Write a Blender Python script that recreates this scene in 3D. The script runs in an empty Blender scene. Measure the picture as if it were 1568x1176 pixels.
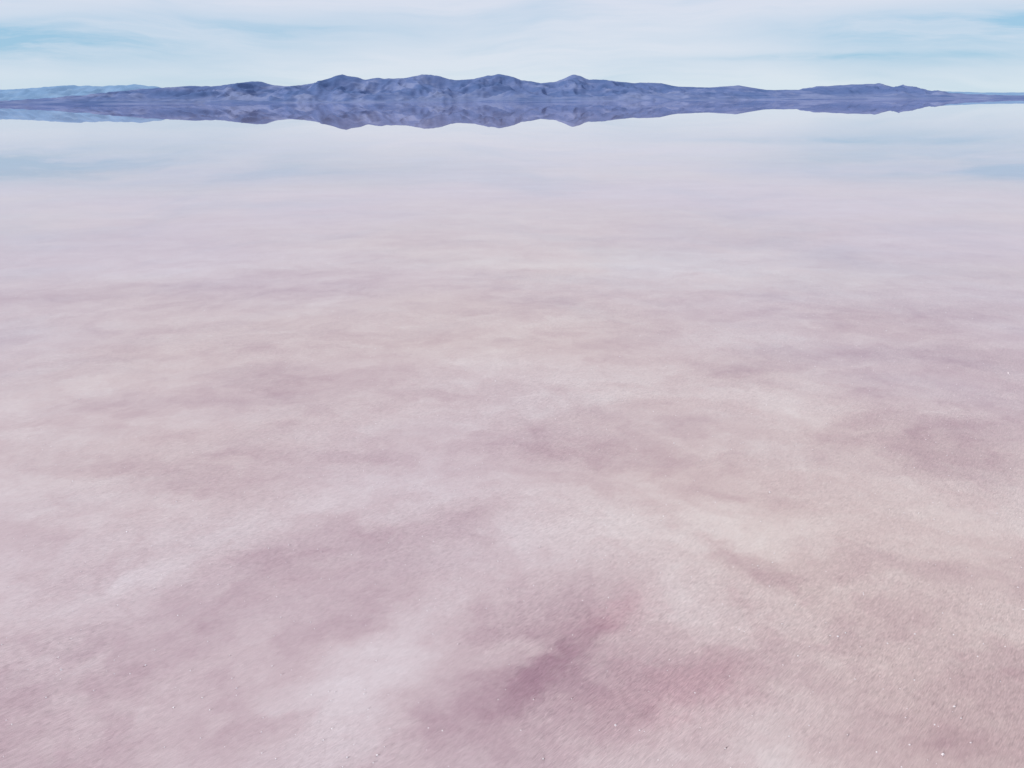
import bpy, math, random
from mathutils import Matrix, Vector, noise

random.seed(4)
scn = bpy.context.scene
scn.view_settings.view_transform = 'Standard'
scn.view_settings.look = 'None'
scn.view_settings.exposure = 0
CAM_H = 1.65

# ---------------------------------------------------------------- node helpers
class NT:
    def __init__(s, tree):
        s.t = tree; s.n = tree.nodes; s.l = tree.links
    def put(s, sock, v):
        if v is None: return
        if isinstance(v, bpy.types.NodeSocket): s.l.new(v, sock)
        else:
            if sock.type == 'RGBA' and len(v) == 3: v = (*v, 1)
            sock.default_value = v
    def math(s, op, a, b=None, c=None, clamp=False):
        n = s.n.new('ShaderNodeMath'); n.operation = op; n.use_clamp = clamp
        s.put(n.inputs[0], a); s.put(n.inputs[1], b); s.put(n.inputs[2], c)
        return n.outputs[0]
    def vmath(s, op, a, b=None, scale=None):
        n = s.n.new('ShaderNodeVectorMath'); n.operation = op
        s.put(n.inputs[0], a); s.put(n.inputs[1], b)
        if scale is not None: s.put(n.inputs['Scale'], scale)
        return n.outputs['Value'] if op in ('LENGTH', 'DOT_PRODUCT') else n.outputs[0]
    def mapping(s, v, loc=(0,0,0), rot=(0,0,0), sc=(1,1,1), typ='POINT'):
        n = s.n.new('ShaderNodeMapping'); n.vector_type = typ
        s.put(n.inputs['Vector'], v); n.inputs['Location'].default_value = loc
        n.inputs['Rotation'].default_value = rot; n.inputs['Scale'].default_value = sc
        return n.outputs[0]
    def noise(s, v, scale, detail=3, rough=0.5, dist=0.0, color=False):
        n = s.n.new('ShaderNodeTexNoise'); s.put(n.inputs['Vector'], v)
        n.inputs['Scale'].default_value = scale; n.inputs['Detail'].default_value = detail
        n.inputs['Roughness'].default_value = rough; n.inputs['Distortion'].default_value = dist
        return n.outputs['Color'] if color else n.outputs[0]
    def mix(s, f, a, b, mode='MIX'):
        n = s.n.new('ShaderNodeMix'); n.data_type = 'RGBA'; n.blend_type = mode
        s.put(n.inputs[0], f); s.put(n.inputs[6], a); s.put(n.inputs[7], b)
        return n.outputs[2]
    def rng(s, v, a, b, c, d, smooth=False):
        n = s.n.new('ShaderNodeMapRange'); n.clamp = True
        if smooth: n.interpolation_type = 'SMOOTHSTEP'
        s.put(n.inputs[0], v)
        for i, x in enumerate((a, b, c, d)): n.inputs[i+1].default_value = x
        return n.outputs[0]
    def ramp(s, v, stops):
        n = s.n.new('ShaderNodeValToRGB'); s.put(n.inputs[0], v)
        e = n.color_ramp.elements
        while len(e) < len(stops): e.new(0.5)
        for el, (p, c) in zip(e, stops): el.position = p; el.color = (*c, 1)
        return n.outputs[0]
    def gauss(s, v, cx, cy, ang, lx, ly, amp):
        """soft elliptical patch on the ground, centre (cx,cy) metres, half sizes lx, ly"""
        m = s.mapping(v, loc=(cx, cy, 0), rot=(0, 0, math.radians(ang)), sc=(lx, ly, 1e3), typ='TEXTURE')
        d = s.vmath('DOT_PRODUCT', m, m)
        e = s.math('EXPONENT', s.math('MULTIPLY', d, -1.0))
        return s.math('MULTIPLY', e, amp)

def new_mat(name):
    m = bpy.data.materials.new(name); m.use_nodes = True
    m.node_tree.nodes.clear()
    k = NT(m.node_tree)
    out = k.n.new('ShaderNodeOutputMaterial')
    return m, k, out

def link_obj(name, verts, faces, mat, smooth=False):
    me = bpy.data.meshes.new(name); me.from_pydata(verts, [], faces); me.update()
    ob = bpy.data.objects.new(name, me); scn.collection.objects.link(ob)
    me.materials.append(mat)
    if smooth: me.shade_smooth()
    return ob

# ---------------------------------------------------------------- sky
SUN_EL, SUN_AZ = 46, -105     # azimuth measured from +Y towards +X
w = bpy.data.worlds.new("World"); scn.world = w; w.use_nodes = True
try:
    w.cycles.sampling_method = 'MANUAL'; w.cycles.sample_map_resolution = 256
except Exception: pass
w.node_tree.nodes.clear(); k = NT(w.node_tree)
out = k.n.new('ShaderNodeOutputWorld'); bg = k.n.new('ShaderNodeBackground')
sky = k.n.new('ShaderNodeTexSky'); sky.sky_type = 'NISHITA'; sky.sun_disc = False
sky.sun_elevation = math.radians(SUN_EL); sky.sun_rotation = math.radians(SUN_AZ)
sky.ozone_density = 3.0; sky.dust_density = 0.3; sky.air_density = 1.0
tc = k.n.new('ShaderNodeTexCoord'); dirv = tc.outputs['Generated']
warp = k.noise(dirv, 3.0, 3, color=True)
warp = k.vmath('SCALE', k.vmath('SUBTRACT', warp, (0.5, 0.5, 0.5)), scale=0.20)
dw = k.vmath('ADD', dirv, k.vmath('MULTIPLY', warp, (1, 1, 0.45)))
dp = k.vmath('ADD', dirv, k.vmath('MULTIPLY', warp, (1, 1, 0.15)))
st = k.noise(k.mapping(dw, rot=(0, math.radians(9), 0), sc=(2.6, 2.6, 17)), 1.0, 6, 0.52)
st2 = k.noise(k.mapping(dw, rot=(0, math.radians(-8), 0), sc=(6, 6, 66)), 1.0, 6, 0.62)
def skypatch(v, c, r, amp):
    m = k.vmath('DIVIDE', k.vmath('SUBTRACT', v, c), r)
    return k.math('MULTIPLY', k.math('EXPONENT', k.math('MULTIPLY', k.vmath('DOT_PRODUCT', m, m), -1.0)), amp)
hole = skypatch(dp, (-0.54, 0.865, 0.056), (0.21, 0.5, 0.018), 1.25)
for c, r, a in (((0.54, 0.865, 0.069), (0.23, 0.5, 0.017), 1.2),
                ((-0.26, 0.94, 0.078), (0.20, 0.5, 0.018), 0.50),
                ((0.34, 0.93, 0.043), (0.15, 0.5, 0.0035), 0.55),
                ((0.47, 0.88, 0.038), (0.24, 0.5, 0.012), 0.40),
                ((-0.5, 0.88, 0.020), (0.2, 0.5, 0.008), 0.15)):
    hole = k.math('ADD', hole, skypatch(dp, c, r, a))
open_ = k.math('ADD', k.rng(st, 0.42, 0.70, 0.0, 0.28, True), k.rng(st2, 0.40, 0.68, -0.07, 0.17))
hole = k.math('MULTIPLY', hole, k.rng(st2, 0.38, 0.6, 1.2, 0.30))
open_ = k.math('ADD', open_, hole, clamp=True)
sepd = k.n.new('ShaderNodeSeparateXYZ'); k.l.new(dirv, sepd.inputs[0])
zc = sepd.outputs[2]
cloud = k.ramp(k.rng(zc, 0.0, 0.5, 0, 1), [(0.0, (.68, .79, .85)), (0.08, (.70, .77, .86)), (0.24, (.68, .73, .85)), (1.0, (.66, .68, .75))])
cloud = k.vmath('SCALE', cloud, scale=10.0)
bluesky = k.mix(0.78, sky.outputs[0], (3.2, 5.7, 8.0))
col = k.mix(open_, cloud, bluesky)
k.put(bg.inputs[0], col); bg.inputs[1].default_value = 0.10
k.l.new(bg.outputs[0], out.inputs[0])

sl = bpy.data.lights.new("sun", 'SUN'); sl.energy = 2.5; sl.angle = math.radians(0.53); sl.color = (1, .96, .9)
so = bpy.data.objects.new("sun", sl); scn.collection.objects.link(so)
a, e = math.radians(SUN_AZ), math.radians(SUN_EL)
sd = Vector((math.sin(a)*math.cos(e), math.cos(a)*math.cos(e), math.sin(e)))
so.rotation_euler = sd.to_track_quat('Z', 'Y').to_euler(); so.location = (0, 0, 50)

# ---------------------------------------------------------------- salt bed
m, k, out = new_mat("pink_salt")
tc = k.n.new('ShaderNodeTexCoord'); P = tc.outputs['Object']
w1 = k.vmath('SCALE', k.vmath('SUBTRACT', k.noise(P, 1.3, 3, color=True), (.5,.5,.5)), scale=0.65)
w2 = k.vmath('SCALE', k.vmath('SUBTRACT', k.noise(P, 7, 5, 0.68, color=True), (.5,.5,.5)), scale=0.28)
Pw = k.vmath('ADD', k.vmath('ADD', P, w1), w2)
Pp = k.vmath('ADD', k.vmath('ADD', P, k.vmath('SCALE', w1, scale=0.30)), w2)
n1 = k.noise(k.mapping(Pw, rot=(0,0,math.radians(-40)), sc=(0.8, 1.7, 1)), 1.0, 4, 0.5)
n2 = k.noise(k.mapping(Pw, loc=(7,3,0), rot=(0,0,math.radians(-20)), sc=(0.5, 0.8, 1)), 0.55, 3, 0.5)
n3 = k.noise(k.mapping(Pw, loc=(2,9,0)), 4.0, 6, 0.66)
v = k.math('MULTIPLY', k.math('SUBTRACT', n1, 0.5), 0.85)
v = k.math('ADD', v, k.math('MULTIPLY', k.math('SUBTRACT', n2, 0.5), 0.65))
v = k.math('ADD', v, k.math('MULTIPLY', k.math('SUBTRACT', n3, 0.5), 0.85))
# the crust gets more even further out on the lake
v = k.math('MULTIPLY', v, k.rng(k.vmath('LENGTH', P), 3.5, 14, 1.0, 0.45, True))
patches = [ # x, y, angle, half-length, half-width, amount
 (.20, 2.14, 53, .30, .065, -.36), (-.05, 1.86, 30, .32, .12, -.20),
 (-.48, 1.88, 62, .36, .15, .36), (-.30, 2.34, 50, .32, .13, .30), (.28, 2.86, 12, .50, .16, .30),
 (.62, 2.45, 80, .25, .14, .16), (-1.02, 2.45, 60, .30, .10, -.16), (-1.2, 2.02, 30, .25, .12, -.14), (-.66, 2.45, 45, .30, .18, .16),
 (.87, 2.68, -50, .30, .06, -.30), (-.88, 3.13, 25, .45, .12, .04), (.31, 3.62, -10, .8, .2, -.14),
 (1.7, 4.4, 70, .7, .22, .20), (2.2, 3.9, 20, .5, .4, -.14), (3.2, 6.6, -20, .9, .4, -.16),
 (1.5, 8.3, 0, 1.6, .7, .22), (-4.4, 7.2, 12, 2.0, .4, -.18), (-1.35, 2.6, 40, .5, .12, .20),
 (.85, 1.8, 50, .3, .16, .15), (-.3, 4.6, 10, 1.2, .25, .12), (1.2, 2.25, 20, .35, .08, -.14), (-.9, 3.9, 15, .9, .2, .10),
]
for p in patches: v = k.math('ADD', v, k.gauss(Pp, *p))
v = k.rng(k.math('ADD', v, 0.5), -0.4, 1.2, 0, 1)
def q(t): return (t+0.4)/1.6
colr = k.ramp(v, [(0.0, (.260, .145, .190)), (q(0), (.340, .220, .250)), (q(.28), (.450, .342, .350)), (q(.52), (.535, .443, .432)), (q(.78), (.605, .540, .520)), (q(1.08), (.69, .655, .635))])
nh = k.noise(k.mapping(P, loc=(11, 5, 0)), 0.22, 2, 0.5)
colr = k.mix(1.0, colr, k.ramp(nh, [(0.38, (1.015, .985, .965)), (0.62, (.98, .96, 1.03))]), 'MULTIPLY')
rosy = k.math('ADD', k.gauss(Pp, .50, 1.95, 30, .25, .13, .6), k.gauss(Pp, .36, 2.33, 50, .15, .08, .6), clamp=True)
colr = k.mix(rosy, colr, k.mix(1.0, colr, (1.02, .87, .91), 'MULTIPLY'))
# salt grain: fine crystals, coarser crumbs, and small dark specks
g1 = k.noise(P, 210, 2, 0.85); g2 = k.noise(P, 60, 4, 0.75)
region = k.rng(k.noise(k.mapping(Pw, loc=(4,4,0)), 0.9, 2), 0.38, 0.58, 0.45, 1.0)
gr = k.math('ADD', k.math('MULTIPLY', k.math('SUBTRACT', g1, .5), 1.15), k.math('MULTIPLY', k.math('SUBTRACT', g2, .5), .75))
gr = k.math('ADD', 1.0, k.math('MULTIPLY', gr, region))
dark_specks = k.math('MULTIPLY', k.rng(g2, .60, .74, 0, .28), region)
gr = k.math('SUBTRACT', gr, dark_specks)
colr = k.vmath('SCALE', colr, scale=gr)
d = k.n.new('ShaderNodeBsdfDiffuse'); k.put(d.inputs[0], colr)
h = k.math('ADD', k.math('MULTIPLY', g2, 0.004), k.math('MULTIPLY', g1, 0.003))
b = k.n.new('ShaderNodeBump'); b.inputs['Distance'].default_value = 1.0
k.put(b.inputs['Strength'], k.math('MULTIPLY', region, 0.45)); k.put(b.inputs['Height'], h)
k.l.new(b.outputs[0], d.inputs['Normal']); k.l.new(d.outputs[0], out.inputs[0])
S = 60000
link_obj("salt_flat_ground", [(-S,-S,-.03),(S,-S,-.03),(S,S,-.03),(-S,S,-.03)], [(0,1,2,3)], m)

# ---------------------------------------------------------------- water
m, k, out = new_mat("still_brine")
tr = k.n.new('ShaderNodeBsdfTransparent'); gl = k.n.new('ShaderNodeBsdfGlossy')
tr.inputs[0].default_value = (.995, .985, .99, 1)
gl.inputs['Roughness'].default_value = 0.0; gl.inputs[0].default_value = (.98, .965, 1.0, 1)
# the sheet is thin (no refraction), so both sides reflect like the air side
geo = k.n.new('ShaderNodeNewGeometry')
ior = k.math('ADD', 1.38, k.math('MULTIPLY', geo.outputs['Backfacing'], 1/1.38-1.38))
fr = k.n.new('ShaderNodeFresnel'); k.put(fr.inputs[0], ior)
ms = k.n.new('ShaderNodeMixShader')
k.l.new(fr.outputs[0], ms.inputs[0]); k.l.new(tr.outputs[0], ms.inputs[1]); k.l.new(gl.outputs[0], ms.inputs[2])
k.l.new(ms.outputs[0], out.inputs[0])
link_obj("lake_water", [(-S,-S,0),(S,-S,0),(S,S,0),(-S,S,0)], [(0,1,2,3)], m)

# ---------------------------------------------------------------- mountains
def lerp_tab(tab, x):
    if x <= tab[0][0]: return tab[0][1]
    for (x0, y0), (x1, y1) in zip(tab, tab[1:]):
        if x <= x1:
            t = (x-x0)/(x1-x0); return y0+(y1-y0)*t
    return tab[-1][1]

def mountain(name, tab, D, depth_f, depth_b, nx, ny, mat, seed, spur=1.0):
    """tab = crest height (m) along x (m)"""
    x0, x1 = tab[0][0], tab[-1][0]
    verts, faces = [], []
    for i in range(nx):
        x = x0+(x1-x0)*i/(nx-1)
        hc = lerp_tab(tab, x)
        hc *= 1+0.045*noise.fractal(Vector((x/260, seed, 0)), 0.8, 2.1, 5)
        hc += 5*noise.fractal(Vector((x/700, seed+9, 0)), 0.9, 2.1, 4)
        hc = max(hc, 0)
        for j in range(ny):
            t = j/(ny-1)*2-1                       # -1 front .. 1 back
            t = math.copysign(abs(t)**1.2, t)
            y = D + (t*depth_f if t < 0 else t*depth_b)
            a = abs(t)
            prof = (1-a)**1.25
            wx = x + 420*noise.noise(Vector((x/1300, y/1300, seed)))
            wy = y + 420*noise.noise(Vector((x/1300, y/1300, seed+5)))
            r1 = 1-abs(noise.noise(Vector((wx/800, wy/1300, seed))))*2.2
            r2 = 1-abs(noise.noise(Vector((wx/300, wy/480, seed+3))))*2.2
            r3 = 1-abs(noise.noise(Vector((wx/120, wy/200, seed+7))))*2.2
            r4 = noise.fractal(Vector((wx/60, wy/90, seed+2)), 0.8, 2.1, 3)
            env = min(1, a*4.0)*(1-a)**0.45
            hgt = hc*(prof + spur*env*(0.42*(r1-0.55)+0.24*(r2-0.5)+0.10*(r3-.5)+0.03*r4))
            lim = hc*(1.0-0.12*a*4 if a < .25 else 0.88)
            hgt = min(hgt, lim)
            if a > 0.999: hgt = -5
            verts.append((x, y, max(hgt, -5)))
    for i in range(nx-1):
        for j in range(ny-1):
            q = i*ny+j; faces.append((q, q+ny, q+ny+1, q+1))
    return link_obj(name, verts, faces, mat, True)

def hill_mat(name, dark, mid, light, sc=1.0):
    m, k, out = new_mat(name)
    g = k.n.new('ShaderNodeNewGeometry'); P = g.outputs['Position']
    sp = k.n.new('ShaderNodeSeparateXYZ'); k.l.new(P, sp.inputs[0])
    a = k.noise(k.mapping(P, sc=(1/700, 1/1000, 1/190)), sc, 6, 0.62, 0.7)
    col = k.ramp(a, [(0.40, dark), (0.52, mid), (0.64, light)])  # noise-driven tones stand in for relief shading on the slopes
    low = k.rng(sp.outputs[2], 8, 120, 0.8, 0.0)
    mirage_bands = k.noise(k.mapping(P, sc=(1/1500, 1/900, 1/22)), 1.0, 4, 0.6)  # pale streaks painted low on the slopes imitate the shoreline mirage
    col = k.mix(k.math('MULTIPLY', low, k.rng(mirage_bands, .42, .62, 0, 1)), col, light)
    d = k.n.new('ShaderNodeBsdfDiffuse'); k.put(d.inputs[0], col)
    k.l.new(d.outputs[0], out.inputs[0])
    return m

near_mat = hill_mat("rock_painted_haze", (.090, .140, .300), (.125, .172, .345), (.200, .242, .41))  # aerial haze is put into the base colour as blue
far_mat = hill_mat("distant_rock_painted_haze", (.19, .31, .49), (.21, .33, .51), (.24, .36, .53))  # distance haze painted into the albedo as a paler blue
D = 15000.0
def tab(pts, D):   # (bearing offset, crest) -> metres at range D
    return [((x-784)*D/1282, h*D*.000734) for x, h in pts]
near = [(-420,9),(-250,12),(-120,6),(0,5),(60,7),(120,11),(180,16),(210,20),(250,24),(300,26),(345,27),(375,31),(392,33.5),(410,31),(440,25),(465,26),(490,31),
 (512,36),(530,41.5),(545,39),(562,35),(585,37),(605,36),(630,38),(648,41),(664,42),(680,37),(700,33.5),(722,34),(745,38),(765,42),(778,39),
 (800,33),(830,28),(855,30),(868,35),(880,40),(893,37),(905,33),(925,32),(950,29),(975,27),(1000,27),(1015,26),(1040,21),(1060,20),(1090,20),(1115,21),(1130,22),
 (1150,19),(1175,15),(1200,15),(1230,15),(1250,20),(1275,21),(1300,22),(1320,22.5),(1345,24),(1360,20),(1385,13),(1420,10),(1450,7),
 (1480,5),(1520,5),(1560,4),(1620,3),(1750,6),(1950,5)]
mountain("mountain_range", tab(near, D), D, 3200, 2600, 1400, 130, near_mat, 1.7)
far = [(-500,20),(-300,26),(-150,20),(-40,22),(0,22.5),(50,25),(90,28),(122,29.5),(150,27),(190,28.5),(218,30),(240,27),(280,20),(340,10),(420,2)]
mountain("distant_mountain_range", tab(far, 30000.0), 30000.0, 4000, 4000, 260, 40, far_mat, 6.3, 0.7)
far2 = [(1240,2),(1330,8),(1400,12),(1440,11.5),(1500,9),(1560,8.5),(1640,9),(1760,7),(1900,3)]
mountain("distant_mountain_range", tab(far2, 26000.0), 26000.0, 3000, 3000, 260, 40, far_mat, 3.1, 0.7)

# ---------------------------------------------------------------- loose salt crystals
m, k, out = new_mat("salt_crystal")
p = k.n.new('ShaderNodeBsdfPrincipled')
p.inputs['Roughness'].default_value = .15
tcn = k.n.new('ShaderNodeTexCoord')
k.put(p.inputs['Base Color'], k.ramp(k.noise(tcn.outputs['Object'], 90, 2), [(0.35, (.75,.7,.72)), (.6, (.9,.89,.9))]))
k.l.new(p.outputs[0], out.inputs[0])
V, F = [], []
for _ in range(2200):
    y = 1.4 + 9*random.random()**1.2; x = (random.random()*2-1)*(y*0.75+.5)
    s = random.uniform(.0009, .0020) if random.random() < .96 else random.uniform(.002, .0032)
    a0 = random.random()*6.28; o = len(V)
    R = Matrix.Rotation(a0, 3, 'Z') @ Matrix.Rotation(random.uniform(-.6, .6), 3, 'X')
    for c in ((-1,-1,-1),(1,-1,-1),(1,1,-1),(-1,1,-1),(-.7,-.8,.7),(.8,-.7,.8),(.7,.8,.6),(-.8,.7,.8)):
        r = R @ (Vector(c)*s); V.append((x+r.x, y+r.y, -.03+s*.6+r.z))
    F += [tuple(o+i for i in f) for f in ((0,3,2,1),(4,5,6,7),(0,1,5,4),(1,2,6,5),(2,3,7,6),(3,0,4,7))]
link_obj("salt_crystals", V, F, m)

# ---------------------------------------------------------------- camera
cd = bpy.data.cameras.new("camera"); cam = bpy.data.objects.new("camera", cd); scn.collection.objects.link(cam)
cd.sensor_width = 36; cd.lens = 27.7; cd.clip_end = 200000; cd.clip_start = .05
cam.matrix_world = Matrix.Translation((0, 0, CAM_H)) @ Matrix.Rotation(math.radians(90-19.74), 4, 'X') @ Matrix.Rotation(math.radians(-.37), 4, 'Z')
scn.camera = cam
